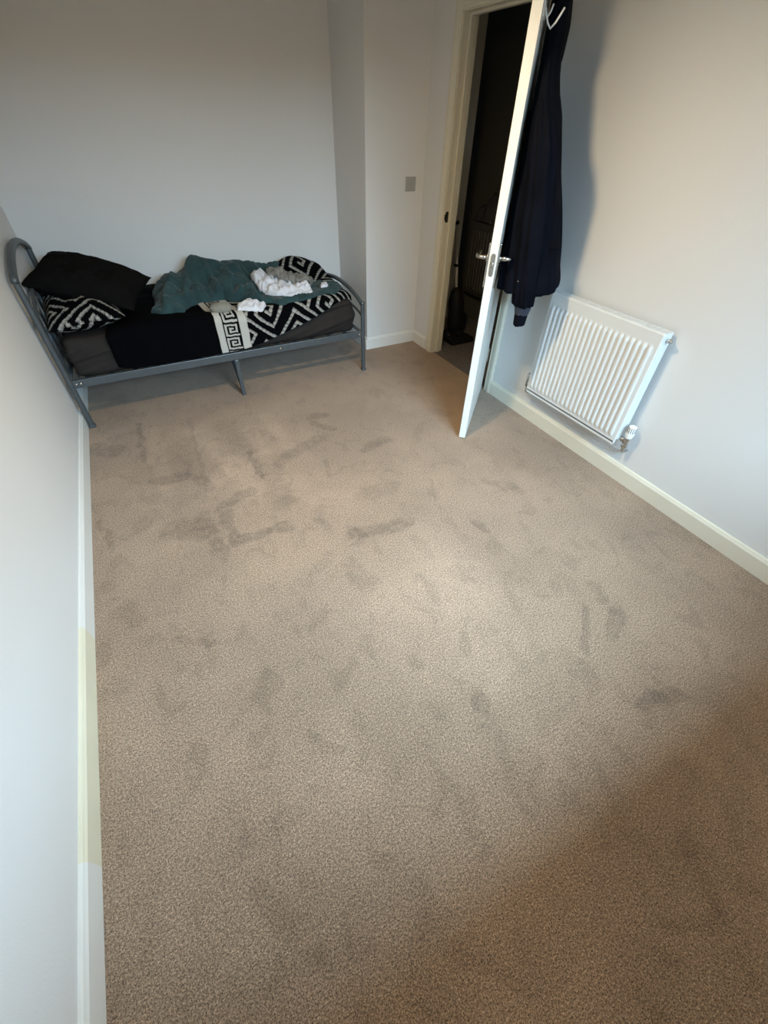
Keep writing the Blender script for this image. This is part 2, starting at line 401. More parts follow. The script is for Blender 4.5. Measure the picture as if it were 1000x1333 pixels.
o = obj('strike_plate', bm, M['dark'], fr); o['label'] = 'dark metal strike plate on the far jamb'

# hallway shell beyond the doorway
bm = bmesh.new(); box(bm, W + 0.10, 3.245, 3.60, 3.72, 0, CH); struct('wall_hall_stub', bm, M['hallwall'])
skirt('baseboard_hall', (W + 0.10, 3.60), (3.245, 3.60), (0, -1), M['frame'], 0.11)
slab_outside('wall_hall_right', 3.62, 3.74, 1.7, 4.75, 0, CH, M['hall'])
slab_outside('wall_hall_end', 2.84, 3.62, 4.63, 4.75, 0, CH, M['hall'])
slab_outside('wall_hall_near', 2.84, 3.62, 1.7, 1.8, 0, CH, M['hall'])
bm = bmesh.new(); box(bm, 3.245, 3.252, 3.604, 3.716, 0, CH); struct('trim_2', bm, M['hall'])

# ------------------------------------------------------------------ door leaf
DA = Vector((2.181, 1.882, 0)); DD = Vector((0.7180, 0.6960, 0)).normalized(); DN = Vector((DD.y, -DD.x, 0))
# local frame: x = u along the leaf from the latch edge, y = offset into the wedge by the wall, z up. room-side face at y = 0
DX = Matrix(((DD.x, DN.x, 0, DA.x), (DD.y, DN.y, 0, DA.y), (0, 0, 1, 0), (0, 0, 0, 1)))
def dw(u, n, z): return DX @ Vector((u, n, z))
DWID = 0.742
door = thing('door_1', (DA + DD * DWID).to_tuple(), 'white flush door standing open into the room with a dark coat on it', 'door', kind='structure')
bm = bmesh.new(); box(bm, 0, DWID, -0.040, 0, 0.008, 1.975, 0.0015)
obj('door_leaf', bm, M['door'], door, xf=DX)
def capsule(bm, y0, y1, z0, z1, xa, xb, seg=10):
    """flat rounded plate normal to local x"""
    r = (y1 - y0) / 2; yc = (y0 + y1) / 2; pts = []
    for k in range(seg + 1): q = math.pi * k / seg; pts.append((yc + r * math.cos(q), z1 - r + r * math.sin(q)))
    for k in range(seg + 1): q = math.pi + math.pi * k / seg; pts.append((yc + r * math.cos(q), z0 + r + r * math.sin(q)))
    A = [bm.verts.new((xa, y, z)) for y, z in pts]; B = [bm.verts.new((xb, y, z)) for y, z in pts]
    n = len(pts)
    for i in range(n): bm.faces.new((A[i], A[(i + 1) % n], B[(i + 1) % n], B[i]))
    bm.faces.new(A); bm.faces.new(list(reversed(B)))
bm = bmesh.new(); capsule(bm, -0.031, -0.009, 0.955, 1.055, -0.0022, 0.001)
o = obj('latch_plate', bm, M['steel'], door, xf=DX); o['label'] = 'rounded steel latch plate in the door edge'
bm = bmesh.new(); box(bm, -0.012, 0.0, -0.026, -0.014, 0.997, 1.017, 0.003)
obj('latch', bm, M['chrome'], o, xf=DX)
for side, y0 in ((1, 0.0), (-1, -0.040)):
    bm = bmesh.new()
    a, b = (y0, y0 + side * 0.010); box(bm, 0.012, 0.056, min(a, b), max(a, b), 0.900, 1.095, 0.003)
    bp_ = obj('backplate', bm, M['chrome'], door, xf=DX)
    bm = bmesh.new()
    yy = y0 + side * 0.008
    lathe(bm, [(0.019, 0), (0.019, 0.006), (0.012, 0.008)], (0.034, yy, 1.03), (0, side, 0), 20)
    tube(bm, [(0.034, yy, 1.03), (0.034, yy + side * 0.034, 1.03), (0.038, yy + side * 0.048, 1.03), (0.055, yy + side * 0.055, 1.03), (0.15, yy + side * 0.055, 1.03)], [0.010, 0.010, 0.010, 0.0095, 0.009], 14)
    h = obj('door_handle', bm, M['chrome'], door, smooth=True, xf=DX)
for hz in (0.22, 1.0, 1.76):
    bm = bmesh.new()
    lathe(bm, [(0.006, 0), (0.006, 0.10)], (DWID + 0.004, 0.004, hz), (0, 0, 1), 12)
    box(bm, DWID - 0.001, DWID + 0.0015, -0.036, 0.0, hz, hz + 0.10)
    obj('hinge', bm, M['chrome'], door, xf=DX)

# over-door hook rack with prongs
rack = thing('coat_hook_rack', dw(0.30, 0.004, 1.75).to_tuple(), 'white wire coat hook rack on the inner face of the open door above the coat', 'coat hooks')
bm = bmesh.new(); box(bm, 0.06, 0.62, 0.0, 0.004, 1.80, 1.835, 0.001)
obj('rail', bm, M['plastic_w'], rack, xf=DX)
for u in (0.10, 0.26, 0.42, 0.58):
    bm = bmesh.new()
    tube(bm, [(u, 0.004, 1.825), (u, 0.020, 1.79), (u, 0.034, 1.775), (u, 0.050, 1.79), (u, 0.072, 1.825)], 0.0035, 8)
    tube(bm, [(u, 0.004, 1.815), (u, 0.014, 1.80), (u, 0.024, 1.815), (u, 0.030, 1.835)], 0.003, 8)
    obj('hook', bm, M['plastic_w'], rack, smooth=True, xf=DX)

# ------------------------------------------------------------------ coat: lofted body, sleeves, hood
def loft(name, stations, material, parent, nseg=72, folds=0.010, seed=0.0, close=True, sq=2.4, freq=5):
    """stations: (u_center, n_center, z, half_u, half_n); folds run down the cloth"""
    st = np.array(stations, float)
    # densify
    zs = st[:, 2]; t = np.linspace(0, len(st) - 1, 90)
    S = np.stack([np.interp(t, np.arange(len(st)), st[:, k]) for k in range(5)], 1)
    ker = np.array([1, 3, 4, 3, 1]) / 12.0
    for _ in range(2):
        for k in range(5):
            c = np.convolve(np.pad(S[:, k], 2, mode='edge'), ker, 'valid')
            c[0], c[-1] = S[0, k], S[-1, k]; S[:, k] = c
    th = np.linspace(0, 2 * np.pi, nseg, endpoint=False)
    T, Z = np.meshgrid(th, np.arange(90), indexing='ij')
    cs, sn = np.cos(T), np.sin(T)
    e = 2.0 / sq
    cx = np.sign(cs) * np.abs(cs) ** e; sy = np.sign(sn) * np.abs(sn) ** e
    HU, HN = S[Z, 3], S[Z, 4]
    zz = S[Z, 2]
    f = folds * (ridged(cs * freq * .5 + seed, sn * freq * .5 + zz * 0.8, zz * 1.3 + seed, 2) * 0.6 + fbm(cs * freq + seed, sn * freq, zz * 3.5, 3) * 0.7)
    f = f * np.minimum(1, HN / 0.05)
    U = S[Z, 0] + cx * (HU + f); N_ = S[Z, 1] + sy * (HN + f)
    N_ = np.maximum(N_, 0.012 + 0 * N_)
    zz = zz + 0.006 * fbm(cs * 2 + seed, sn * 2, 3.3)
    Pw = DA.to_tuple()
    Xw = DA.x + DD.x * U + DN.x * N_; Yw = DA.y + DD.y * U + DN.y * N_
    P = np.stack([Xw, Yw, zz], -1)
    # close both ends with a shrinking ring
    c0 = P[:, :1].mean(0, keepdims=True); c1 = P[:, -1:].mean(0, keepdims=True)
    P = np.concatenate([c0 + (P[:, :1] - c0) * 0.02, c0 + (P[:, :1] - c0) * .6, P, c1 + (P[:, -1:] - c1) * .6, c1 + (P[:, -1:] - c1) * 0.02], 1)
    return grid_obj(name, P, material, parent, wrap_u=True)

coat = thing('coat', dw(0.30, 0.10, 0.80).to_tuple(), 'dark navy padded coat hanging from the hooks on the open door', 'coat')
body = loft('coat_body', [
    (0.26, 0.045, 1.760, 0.06, 0.025), (0.27, 0.050, 1.72, 0.14, 0.034), (0.28, 0.054, 1.66, 0.19, 0.038), (0.28, 0.062, 1.60, 0.205, 0.046), (0.28, 0.078, 1.53, 0.215, 0.064),
    (0.285, 0.088, 1.45, 0.22, 0.078), (0.285, 0.108, 1.30, 0.225, 0.098), (0.28, 0.130, 1.15, 0.225, 0.120),
    (0.275, 0.150, 1.00, 0.222, 0.141), (0.27, 0.162, 0.92, 0.218, 0.153), (0.265, 0.162, 0.885, 0.212, 0.152), (0.26, 0.155, 0.872, 0.20, 0.140)],
    M['coat'], coat, folds=0.014, seed=1.7, sq=2.9)
hood = loft('hood', [(0.25, 0.035, 1.93, 0.05, 0.020), (0.26, 0.045, 1.88, 0.10, 0.032), (0.27, 0.050, 1.80, 0.125, 0.038), (0.27, 0.050, 1.71, 0.13, 0.038), (0.27, 0.046, 1.66, 0.10, 0.030)],
    M['coat'], coat, nseg=48, folds=0.012, seed=5.1)
for (un, us, seed) in ((0.055, 0.10, 3.3), (0.47, 0.47, 8.8)):
    near = un < 0.2
    st = [(us + 0.05, 0.050, 1.64, 0.020, 0.010), (us + 0.03, 0.062, 1.60, 0.050, 0.028), (un + .01, 0.085, 1.53, 0.060, 0.045), (un, 0.105, 1.45, 0.062, 0.060), (un + .01, 0.125, 1.30, 0.060, 0.062), (un + .02, 0.145, 1.10, 0.058, 0.062), (un + .03, 0.160, 0.92, 0.054, 0.056), (un + .05, 0.170, 0.815, 0.050, 0.050)]
    if not near: st = [(a, b * 0.78, c, d, e) for a, b, c, d, e in st]
    sl = loft('sleeve', st, M['coat'], coat, nseg=40, folds=0.012, seed=seed, sq=2.1)
    nn = st[-1][1]; uu = st[-1][0]
    band = loft('cuff_band', [(uu, nn, 0.835, 0.044, 0.044), (uu, nn, 0.80, 0.044, 0.042), (uu, nn, 0.770, 0.036, 0.036)], M['coatband'], coat, nseg=32, folds=0.002, seed=2, sq=2)
    band['label'] = 'slate grey band above the knitted cuff'
    loft('cuff', [(uu, nn, 0.785, 0.031, 0.031), (uu, nn, 0.765, 0.034, 0.034), (uu, nn, 0.72, 0.031, 0.031), (uu, nn, 0.712, 0.029, 0.029)], M['coat'], coat, nseg=32, folds=0.0015, seed=4, sq=2, freq=16)
# flap of the side pocket
bm = bmesh.new(); tube(bm, [(0.075, 0.215, 1.085), (0.078, 0.245, 1.08), (0.10, 0.270, 1.078), (0.14, 0.283, 1.08)], 0.004, 8)
obj('pocket_edge', bm, M['coat'], coat, xf=DX)
for z in (0.94, 0.99):
    bm = bmesh.new(); lathe(bm, [(0.006, 0), (0.006, 0.003), (0.003, 0.004)], dw(0.045, 0.12, z), (-DD.x, -DD.y, 0), 14)
    obj('button', bm, M['steel'], coat)

# ------------------------------------------------------------------ radiator
def radiator(loc, y0, y1, z0, z1, xw, nfl, m, label, valves=True, xf_=0.097):
    r = thing('radiator', loc, label, 'radiator')
    xf = xw - xf_
    nyy, nzz = nfl * 12 + 1, 110
    yy = np.linspace(y0, y1, nyy); zz = np.linspace(z0, z1, nzz)
    Y, Z = np.meshgrid(yy, zz, indexing='ij')
    mg = 0.022
    ph = (Y - y0 - mg) / (y1 - y0 - 2 * mg) * nfl
    inside = sstep(-0.02, 0.1, ph) * (1 - sstep(nfl - 0.1, nfl + 0.02, ph))
    rid = np.clip(0.5 - 0.5 * np.cos(2 * np.pi * ph), 0, 1)
    rid = sstep(0.12, 0.75, rid)
    H = z1 - z0
    win = sstep(z0 + 0.030, z0 + 0.058, Z) * (1 - sstep(z1 - 0.085, z1 - 0.060, Z))
    d = 0.008 * rid * win * inside
    edge = np.minimum(np.minimum(Y - y0, y1 - Y), np.minimum(Z - z0, z1 - Z))
    rnd = 0.006 * (1 - np.sqrt(np.clip(1 - (1 - np.clip(edge / 0.006, 0, 1)) ** 2, 0, 1)))
    P = np.stack([xf - d + rnd + 0.008, Y, Z], -1)
    grid_obj('front_panel', P, m, r, solid=0.0)
    bm = bmesh.new(); box(bm, xw - 0.034, xw - 0.026, y0 + 0.01, y1 - 0.01, z0 + 0.02, z1 - 0.01, 0.002); obj('back_panel', bm, m, r)
    bm = bmesh.new()
    n = 26
    for i in range(n):
        yv = y0 + 0.03 + (y1 - y0 - 0.06) * i / (n - 1); box(bm, xf + 0.016, xw - 0.035, yv, yv + 0.001, z0 + 0.07, z1 - 0.03)
    obj('convector_fins', bm, m, r)
    for ya in (y0, y1 - 0.002):
        bm = bmesh.new(); box(bm, xf + 0.012, xw - 0.026, ya, ya + 0.002, z0 + 0.03, z1 - 0.002, 0.0006); obj('side_panel', bm, m, r)
    bm = bmesh.new()
    for k in range(4):
        xa = xf + 0.012 + k * 0.0165; box(bm, xa, xa + 0.009, y0 + .002, y1 - .002, z1 - 0.004, z1 - 0.001)
    for i in range(24):
        yv = y0 + 0.01 + (y1 - y0 - 0.02) * i / 23; box(bm, xf + 0.011, xw - 0.028, yv, yv + 0.006, z1 - 0.005, z1 - 0.002)
    obj('top_grille', bm, m, r)
    # bottom water channel lip
    bm = bmesh.new(); box(bm, xf + 0.008, xf + 0.020, y0 + 0.006, y1 - 0.006, z0 - 0.004, z0 + 0.02, 0.002); obj('bottom_rail', bm, m, r)
    for yb in (y0 + 0.12, y1 - 0.12):
        bm = bmesh.new(); box(bm, xw - 0.027, xw - 0.0005, yb, yb + 0.03, z0 + 0.06, z1 - 0.08, 0.002); obj('wall_bracket', bm, m, r)
    if not valves: return r
    xc = xf + 0.045
    # thermostatic valve at the near lower corner
    bm = bmesh.new()
    lathe(bm, [(0.010, 0), (0.010, 0.018), (0.015, 0.018), (0.015, 0.032), (0.011, 0.034), (0.011, 0.045)], (xc, y0 + 0.004, z0 + 0.035), (0, -1, 0), 16)
    lathe(bm, [(0.012, -0.038), (0.0165, -0.036), (0.0165, -0.018), (0.013, -0.016), (0.013, 0.016), (0.0165, 0.017), (0.0165, 0.025)], (xc, y0 - 0.042, z0 + 0.035), (0, 0, 1), 16)
    tube(bm, [(xc, y0 - 0.042, z0 + 0.005), (xc, y0 - 0.042, z0 - 0.025), (xc + 0.012, y0 - 0.042, z0 - 0.038), (xw + 0.004, y0 - 0.042, z0 - 0.040)], 0.0075, 12)
    v = obj('valve', bm, M['chrome'], r, smooth=False); smooth_by_angle(v)
    bm = bmesh.new()
    lathe(bm, [(0.016, 0), (0.0175, 0.003), (0.0175, 0.010), (0.0165, 0.012), (0.0215, 0.014), (0.0225, 0.035), (0.0225, 0.056), (0.020, 0.068), (0.012, 0.073), (0.001, 0.074)], (xc, y0 - 0.042, z0 + 0.058), (0, 0, 1), 28)
    hd = obj('thermostat_head', bm, M['plastic_w'], v); smooth_by_angle(hd)
    bm = bmesh.new()
    for k in range(14):
        q = 2 * math.pi * k / 14; c, s = math.cos(q), math.sin(q)
        tube(bm, [(xc + c * 0.0224, y0 - 0.042 + s * 0.0224, z0 + 0.094), (xc + c * 0.0224, y0 - 0.042 + s * 0.0224, z0 + 0.114), (xc + c * 0.0206, y0 - 0.042 + s * 0.0206, z0 + 0.124)], 0.0016, 6)
    sl = obj('slot_ring', bm, M['dark'], v); sl['label'] = 'dark slots round the top of the thermostat head'
    # lockshield at the far lower corner
    bm = bmesh.new()
    lathe(bm, [(0.010, 0), (0.010, 0.014), (0.014, 0.014), (0.014, 0.028)], (xc, y1 - 0.004, z0 + 0.035), (0, 1, 0), 16)
    lathe(bm, [(0.011, -0.03), (0.014, -0.026), (0.014, 0.018), (0.016, 0.022), (0.016, 0.052), (0.012, 0.060), (0.001, 0.061)], (xc, y1 + 0.030, z0 + 0.035), (0, 0, 1), 16)
    tube(bm, [(xc, y1 + 0.030, z0 + 0.01), (xc, y1 + 0.030, z0 - 0.025), (xc + 0.012, y1 + 0.030, z0 - 0.038), (xw + 0.004, y1 + 0.030, z0 - 0.040)], 0.0075, 12)
    v = obj('lockshield_valve', bm, M['chrome'], r); smooth_by_angle(v)
    bm = bmesh.new()
    lathe(bm, [(0.008, 0), (0.008, 0.010), (0.011, 0.010), (0.011, 0.022), (0.006, 0.024), (0.006, 0.030)], (xc, y0 + 0.003, z1 - 0.035), (0, -1, 0), 16)
    v = obj('bleed_valve', bm, M['chrome'], r); smooth_by_angle(v)
    return r
radiator((W - 0.05, 1.553, 0.231), 1.200, 1.906, 0.231, 0.831, W, 20, M['rad'], 'white ribbed panel radiator on the right wall beside the door')

# light switch
sw = thing('light_switch', (2.623, YC, 1.17), 'grey metal light switch plate on the wall left of the doorway', 'light switch')
bm = bmesh.new(); box(bm, 2.580, 2.666, YC - 0.008, YC - 0.0003, 1.127, 1.213, 0.003); obj('switch_plate', bm, M['switch'], sw)
bm = bmesh.new(); box(bm, 2.616, 2.630, YC - 0.012, YC - 0.008, 1.155, 1.185, 0.0015); obj('rocker', bm, M['switch'], sw)

# ------------------------------------------------------------------ bed frame
BED = (1.04, 3.56, 0)
bed = thing('bed_frame', BED, 'grey metal single bed frame in the far left corner', 'bed')
Y0, Y1 = 3.105, 3.955
def P3(*a): return Vector(a)
hb = bpy.data.objects.new('headboard', None); COL.objects.link(hb); hb.parent = bed
hb.location = Vector((0.045, 3.53, 0)) - Vector(BED)
hx = 0.040
def arc(y0, y1, z0, zpk, x, n=25, p=0.8):
    return [(x, y0 + (y1 - y0) * i / (n - 1), z0 + (zpk - z0) * math.sin(math.pi * i / (n - 1)) ** p) for i in range(n)]
for y in (Y0, Y1):
    bm = bmesh.new(); tube(bm, [(hx, y, 0.004), (hx, y, 0.865)], 0.0165, 16); box(bm, hx - .019, hx + .019, y - .019, y + .019, 0.0, 0.018, 0.003)
    obj('post', bm, M['bedmetal'], hb, smooth=False)
bm = bmesh.new(); tube(bm, [(hx, Y0, 0.86)] + arc(Y0, Y1, 0.872, 0.960, hx) + [(hx, Y1, 0.86)], 0.019, 14, flat=1.0); obj('top_rail', bm, M['bedmetal'], hb, smooth=True)
bm = bmesh.new(); tube(bm, arc(Y0, Y1, 0.62, 0.76, hx), 0.010, 10); obj('lower_arch', bm, M['bedmetal'], hb, smooth=True)
bm = bmesh.new(); tube(bm, [(hx, Y0, 0.30), (hx, Y1, 0.30)], 0.012, 10); obj('cross_rail', bm, M['bedmetal'], hb, smooth=True)
for i in range(5):
    y = Y0 + (Y1 - Y0) * (i + 1) / 6; t = (i + 1) / 6
    ztop = 0.62 + 0.14 * math.sin(math.pi * t) ** .8
    bm = bmesh.new(); tube(bm, [(hx, y, 0.30), (hx, y, ztop)], 0.007, 8); obj('spindle', bm, M['bedmetal'], hb, smooth=True)
fb = bpy.data.objects.new('footboard', None); COL.objects.link(fb); fb.parent = bed
fx = 2.035; fb.location = Vector((fx, 3.53, 0)) - Vector(BED)
for y in (Y0, Y1):
    bm = bmesh.new(); tube(bm, [(fx, y, 0.004), (fx, y, 0.512)], 0.0155, 16); box(bm, fx - .018, fx + .018, y - .018, y + .018, 0, 0.018, 0.003); obj('post', bm, M['bedmetal'], fb)
    bm = bmesh.new(); lathe(bm, [(0.0155, 0), (0.019, 0.004), (0.019, 0.012), (0.012, 0.022), (0.001, 0.025)], (fx, y, 0.508), (0, 0, 1), 16); obj('end_cap', bm, M['bedmetal'], fb, smooth=True)
bm = bmesh.new(); tube(bm, arc(Y0, Y1, 0.50, 0.578, fx, p=0.7), 0.015, 12); obj('top_rail', bm, M['bedmetal'], fb, smooth=True)
bm = bmesh.new(); tube(bm, [(fx, Y0, 0.295), (fx, Y1, 0.295)], 0.012, 10); obj('cross_rail', bm, M['bedmetal'], fb, smooth=True)
bm = bmesh.new(); tube(bm, arc(Y0, Y1, 0.42, 0.47, fx, p=0.7), 0.009, 10); obj('lower_arch', bm, M['bedmetal'], fb, smooth=True)
for y in (Y0 + 0.006, Y1 - 0.006):
    bm = bmesh.new(); box(bm, hx + 0.012, fx - 0.012, y - 0.010, y + 0.010, 0.268, 0.318, 0.003)
    rl = obj('side_rail', bm, M['bedmetal'], bed)
    for bx_ in (hx + .03, hx + .055, 1.37, fx - .03):
        bm = bmesh.new(); lathe(bm, [(0.007, 0), (0.007, 0.003), (0.004, 0.005)], (bx_, y - 0.010, 0.293), (0, -1, 0), 10)
        o = obj('bolt', bm, M['chrome'], rl); o['label'] = 'shiny bolt head on the rail'
for i in range(14):
    xs = 0.12 + (1.90 - 0.12) * i / 13
    bm = bmesh.new(); box(bm, xs, xs + 0.03, Y0 + 0.017, Y1 - 0.017, 0.290, 0.300, 0.002); obj('slat', bm, M['bedmetal'], bed)
# centre support legs: front leg, slanted brace, rear leg, low beam
cx_ = 1.045
bm = bmesh.new(); box(bm, cx_ - .014, cx_ + .014, Y0 - .008, Y0 + .020, 0.0, 0.268, 0.003); obj('leg', bm, M['bedmetal'], bed)
bm = bmesh.new(); box(bm, cx_ - .014, cx_ + .014, Y1 - .020, Y1 + .008, 0.0, 0.268, 0.003); obj('leg', bm, M['bedmetal'], bed)
bm = bmesh.new(); tube(bm, [(cx_, Y0 + 0.02, 0.03), (cx_, Y0 + 0.32, 0.285)], 0.010, 8); obj('brace', bm, M['bedmetal'], bed)
bm = bmesh.new(); tube(bm, [(cx_, Y1 - 0.02, 0.03), (cx_, Y1 - 0.32, 0.285)], 0.010, 8); obj('brace', bm, M['bedmetal'], bed)

# ------------------------------------------------------------------ mattress with rucked sheet
def rounded_slab(name, x0, x1, y0, y1, z0, z1, m, parent=None, ruck=0.012, seed=0.0):
    bm = bmesh.new(); bmesh.ops.create_cube(bm, size=1.0)
    bmesh.ops.subdivide_edges(bm, edges=bm.edges, cuts=96, use_grid_fill=True)
    r = 0.045
    c = Vector(((x0 + x1) / 2, (y0 + y1) / 2, (z0 + z1) / 2)); h = Vector(((x1 - x0) / 2, (y1 - y0) / 2, (z1 - z0) / 2))
    for v in bm.verts:
        p = Vector((v.co.x * 2 * h.x, v.co.y * 2 * h.y, v.co.z * 2 * h.z))
        q = Vector([max(-(h[i] - r), min(h[i] - r, p[i])) for i in range(3)])
        d = p - q
        nrm = d.normalized() if d.length > 1e-6 else Vector((0, 0, 1))
        if d.length > r: p = q + nrm * r
        # diagonal rucks in the stretched sheet on the long side
        a = p.x * 3.0 - p.z * 14.0
        k = mnoise.noise(Vector((a * 0.9 + seed, p.z * 3 + p.x * 1.2, seed))) + 0.5 * mnoise.noise(Vector((a * 2.2, p.x * 2, seed + 4)))
        p = p + nrm * (ruck * k)
        v.co = c + p
    o = obj(name, bm, m, parent, smooth=True); return o
ma = rounded_slab('mattress', 0.085, 1.995, 3.145, 3.93, 0.303, 0.535, M['sheet'], ruck=0.022, seed=2.0)
tag(ma, 'single mattress under a rucked dark taupe fitted sheet on the grey metal bed', 'mattress')

# ------------------------------------------------------------------ duvet
TILE = np.array([[int(c) for c in r] for r in (
    "1111111100",
    "1000000100",
    "1011110100",
    "1010010100",
    "1010110100",
    "1010000100",
    "1011111100",
    "1000000000",
    "1111111111",
    "0000000000")], float)
def pat_field(a, b, cell=0.027):
    """slanted meander in cloth coordinates a, b (metres)"""
    c, s = math.cos(math.radians(38)), math.sin(math.radians(38))
    u = (a * c + b * s) / cell; v = (-a * s + b * c) / cell
    n = TILE.shape[0]
    band = np.floor(v / n); u2 = u + band * 3.0
    i = np.floor(v % n).astype(int) % n; j = np.floor(u2 % n).astype(int) % n
    fv, fu = v % 1.0 - 0.5, u2 % 1.0 - 0.5
    t = TILE[i, j]; w = 0.34
    up, dn = TILE[(i + 1) % n, j], TILE[(i - 1) % n, j]; rt, lf = TILE[i, (j + 1) % n], TILE[i, (j - 1) % n]
    on = (np.abs(fv) < w) & (np.abs(fu) < w)
    on |= (np.abs(fu) < w) & (((fv > 0) & (up > 0)) | ((fv < 0) & (dn > 0)))
    on |= (np.abs(fv) < w) & (((fu > 0) & (rt > 0)) | ((fu < 0) & (lf > 0)))
    return t * on * (0.30 + 0.5 * np.clip((fv + fu * 0.5) / w * 0.5 + 0.5, 0, 1))      # each line is woven paler along one side
KEY = np.array([[int(c) for c in r] for r in (
    "11111110",
    "10000010",
    "10111010",
    "10100010",
    "10111110",
    "10000000",
    "11111111",
    "00000000")], float)
def border_field(a, b):
    """a across the band 0..0.19, b along it"""
    out = np.zeros_like(a)
    out = np.where((a > 0.0) & (a < 0.042), 0.92, out)
    out = np.where((a > 0.150) & (a < 0.200), 0.92, out)
    k = (a - 0.052) / 0.088 * 8
    j = np.clip(np.floor(k), 0, 7).astype(int); i = np.floor((b / 0.011) % 8).astype(int) % 8
    inside = (a > 0.052) & (a < 0.140)
    return np.where(inside, KEY[i, j] * 0.85, out)

def duvet_top(x, y):
    """height of the duvet's upper face above the floor"""
    z = 0.556 + 0.026 * fbm(x * 2.3 + 3, y * 2.3, 0.3, 2) + 0.010 * fbm(x * 7, y * 7, 2.2, 2)
    g = lambda cx, cy, sx, sy, h: h * np.exp(-((x - cx) / sx) ** 2 - ((y - cy) / sy) ** 2)
    z = z + g(1.80, 3.86, 0.22, 0.14, 0.125) + g(1.45, 3.82, 0.22, 0.16, 0.03) + g(0.66, 3.85, 0.20, 0.20, 0.045) + g(1.15, 3.6, .3, .2, .02)
    z = z - g(2.03, 3.3, 0.06, 0.3, 0.03) - g(0.36, 3.4, 0.07, 0.5, 0.02)
    return z
dx0, dx1 = 0.335, 2.012
nu, nv = 430, 300
ua = np.linspace(0, 1, nu); va = np.linspace(0, 1, nv)
U, V = np.meshgrid(ua, va, indexing='ij')
Xb = dx0 + (dx1 - dx0) * U
def hang(x):      # how low the front edge reaches
    z = np.interp(x, [0.33, 0.42, 0.55, 1.0, 1.16, 1.30, 1.60, 1.80, 1.90, 2.0], [0.345, 0.322, 0.322, 0.325, 0.335, 0.362, 0.445, 0.515, 0.540, 0.550])
    return z
def edge_y(x):    # y of the front face
    return np.interp(x, [0.33, 0.6, 1.2, 1.6, 1.80, 1.90, 2.0], [3.132, 3.124, 3.124, 3.130, 3.150, 3.200, 3.26])
yb = 3.975
yf = edge_y(Xb); zf = hang(Xb)
top_front = duvet_top(Xb, yf + 0.05)
drop = np.maximum(top_front - zf, 0.0)
flat_len = yb - (yf + 0.045)
arc_len = 0.045 * math.pi / 2
tot = flat_len + arc_len + np.maximum(drop - 0.045, 0.0)
s = V * tot
yy = np.where(s < flat_len, yb - s, 0.0); zz = np.zeros_like(yy)
zz = np.where(s < flat_len, duvet_top(Xb, yb - s), 0)
ang = np.clip((s - flat_len) / 0.045, 0, math.pi / 2)
curved = s >= flat_len
cz = duvet_top(Xb, yf + 0.045)
yy = np.where(curved, yf + 0.045 - 0.045 * np.sin(ang), yy)
zz = np.where(curved, cz - 0.045 * (1 - np.cos(ang)), zz)
dd = np.maximum(s - flat_len - arc_len, 0)
zz = zz - dd
ff = 0.010 * fbm(Xb * 9 + zz * 3, zz * 4, 5.5, 3) * sstep(0, 0.06, s - flat_len)
yy = yy + np.minimum(ff, 0.008)
# tuck the back edge and both ends down
zz = np.where(s < 0.04, zz - 0.05 * (1 - s / 0.04) ** 2, zz)
ed = np.minimum(Xb - dx0, dx1 - Xb)
sides = (1 - np.clip(ed / 0.035, 0, 1)) ** 2
zz = zz - 0.040 * sides * (1 - sstep(0, 0.05, s - flat_len)); yy = yy + 0.010 * sides * sstep(0, 0.04, s - flat_len)
lean = 0.10 * np.clip((yb - 3.2 - (yb - yy)), -0.2, 1.0)         # border runs slightly askew over the bed
Xp = Xb + 0.004 * fbm(yy * 8, Xb * 8, 1.1)
cb = Xb - (0.955 - 0.13 * np.clip(yy - 3.2, -0.1, 0.8)) + 0.006 * fbm(yy * 5, Xb * 2, 9.0)
pat = np.where(cb < 0, 0.0, np.where(cb < 0.20, border_field(cb, s), pat_field(Xb, s)))
grid_pts = np.stack([Xp, yy, zz], -1)
du = grid_obj('duvet', grid_pts, M['duvet'], attr=pat, solid=0.014)
tag(du, 'black duvet with a white key border and grey meander pattern spread over the bed', 'duvet')

# ------------------------------------------------------------------ pillows
def pillow(name, c, half, rot, m, attr=False, seed=0.0, squash=1.0):
    """cushion: flat rounded square with pinched corners; local x,y,z half sizes"""
    n = 90
    a = np.linspace(-1, 1, n); A, B = np.meshgrid(a, a, indexing='ij')
    R = Euler([math.radians(r) for r in rot]).to_matrix(); R = np.array(R)
    def side(sg):
        pin = 1 - 0.10 * (1 - np.abs(A)) * np.abs(B) ** 2 * 0 - 0.07 * (1 - A ** 2) * (np.abs(B) ** 3)
        pin2 = 1 - 0.07 * (1 - B ** 2) * (np.abs(A) ** 3)
        x = A * half[0] * pin2; y = B * half[1] * pin
        t = np.clip((1 - np.abs(A) ** 2.6), 0, 1) ** 0.62 * np.clip((1 - np.abs(B) ** 2.6), 0, 1) ** 0.62
        wr = 1 + 0.10 * fbm(A * 2.0 + seed, B * 2.0, seed, 3)
        cr = 0.010 * ridged(A * 3 + seed, B * 3, seed + 2, 2) * t
        z = sg * t * half[2] * wr * (squash if sg < 0 else 1) + cr * sg
        P = np.stack([x, y, z], -1)
        return P @ R.T + np.array(c)
    T = side(1); Bt = side(-1)[::-1]
    P = np.concatenate([T, Bt[1:]], 0)                      # wraps over the edge A=+1
    at = None
    if attr:
        g1 = pat_field((A + 1) * half[0], (B + 1) * half[1], 0.025)
        at = np.concatenate([g1, pat_field((A[::-1] + 1) * half[0] + .11, (B + 1) * half[1], 0.025)[1:]], 0)
    o = grid_obj(name, P, m, attr=at)
    return o
M['duvet_pillow'] = M['duvet']
pp = pillow('pillow', (0.225, 3.50, 0.625), (0.205, 0.37, 0.085), (2, -2, 7), M['duvet'], attr=True, seed=2.0)
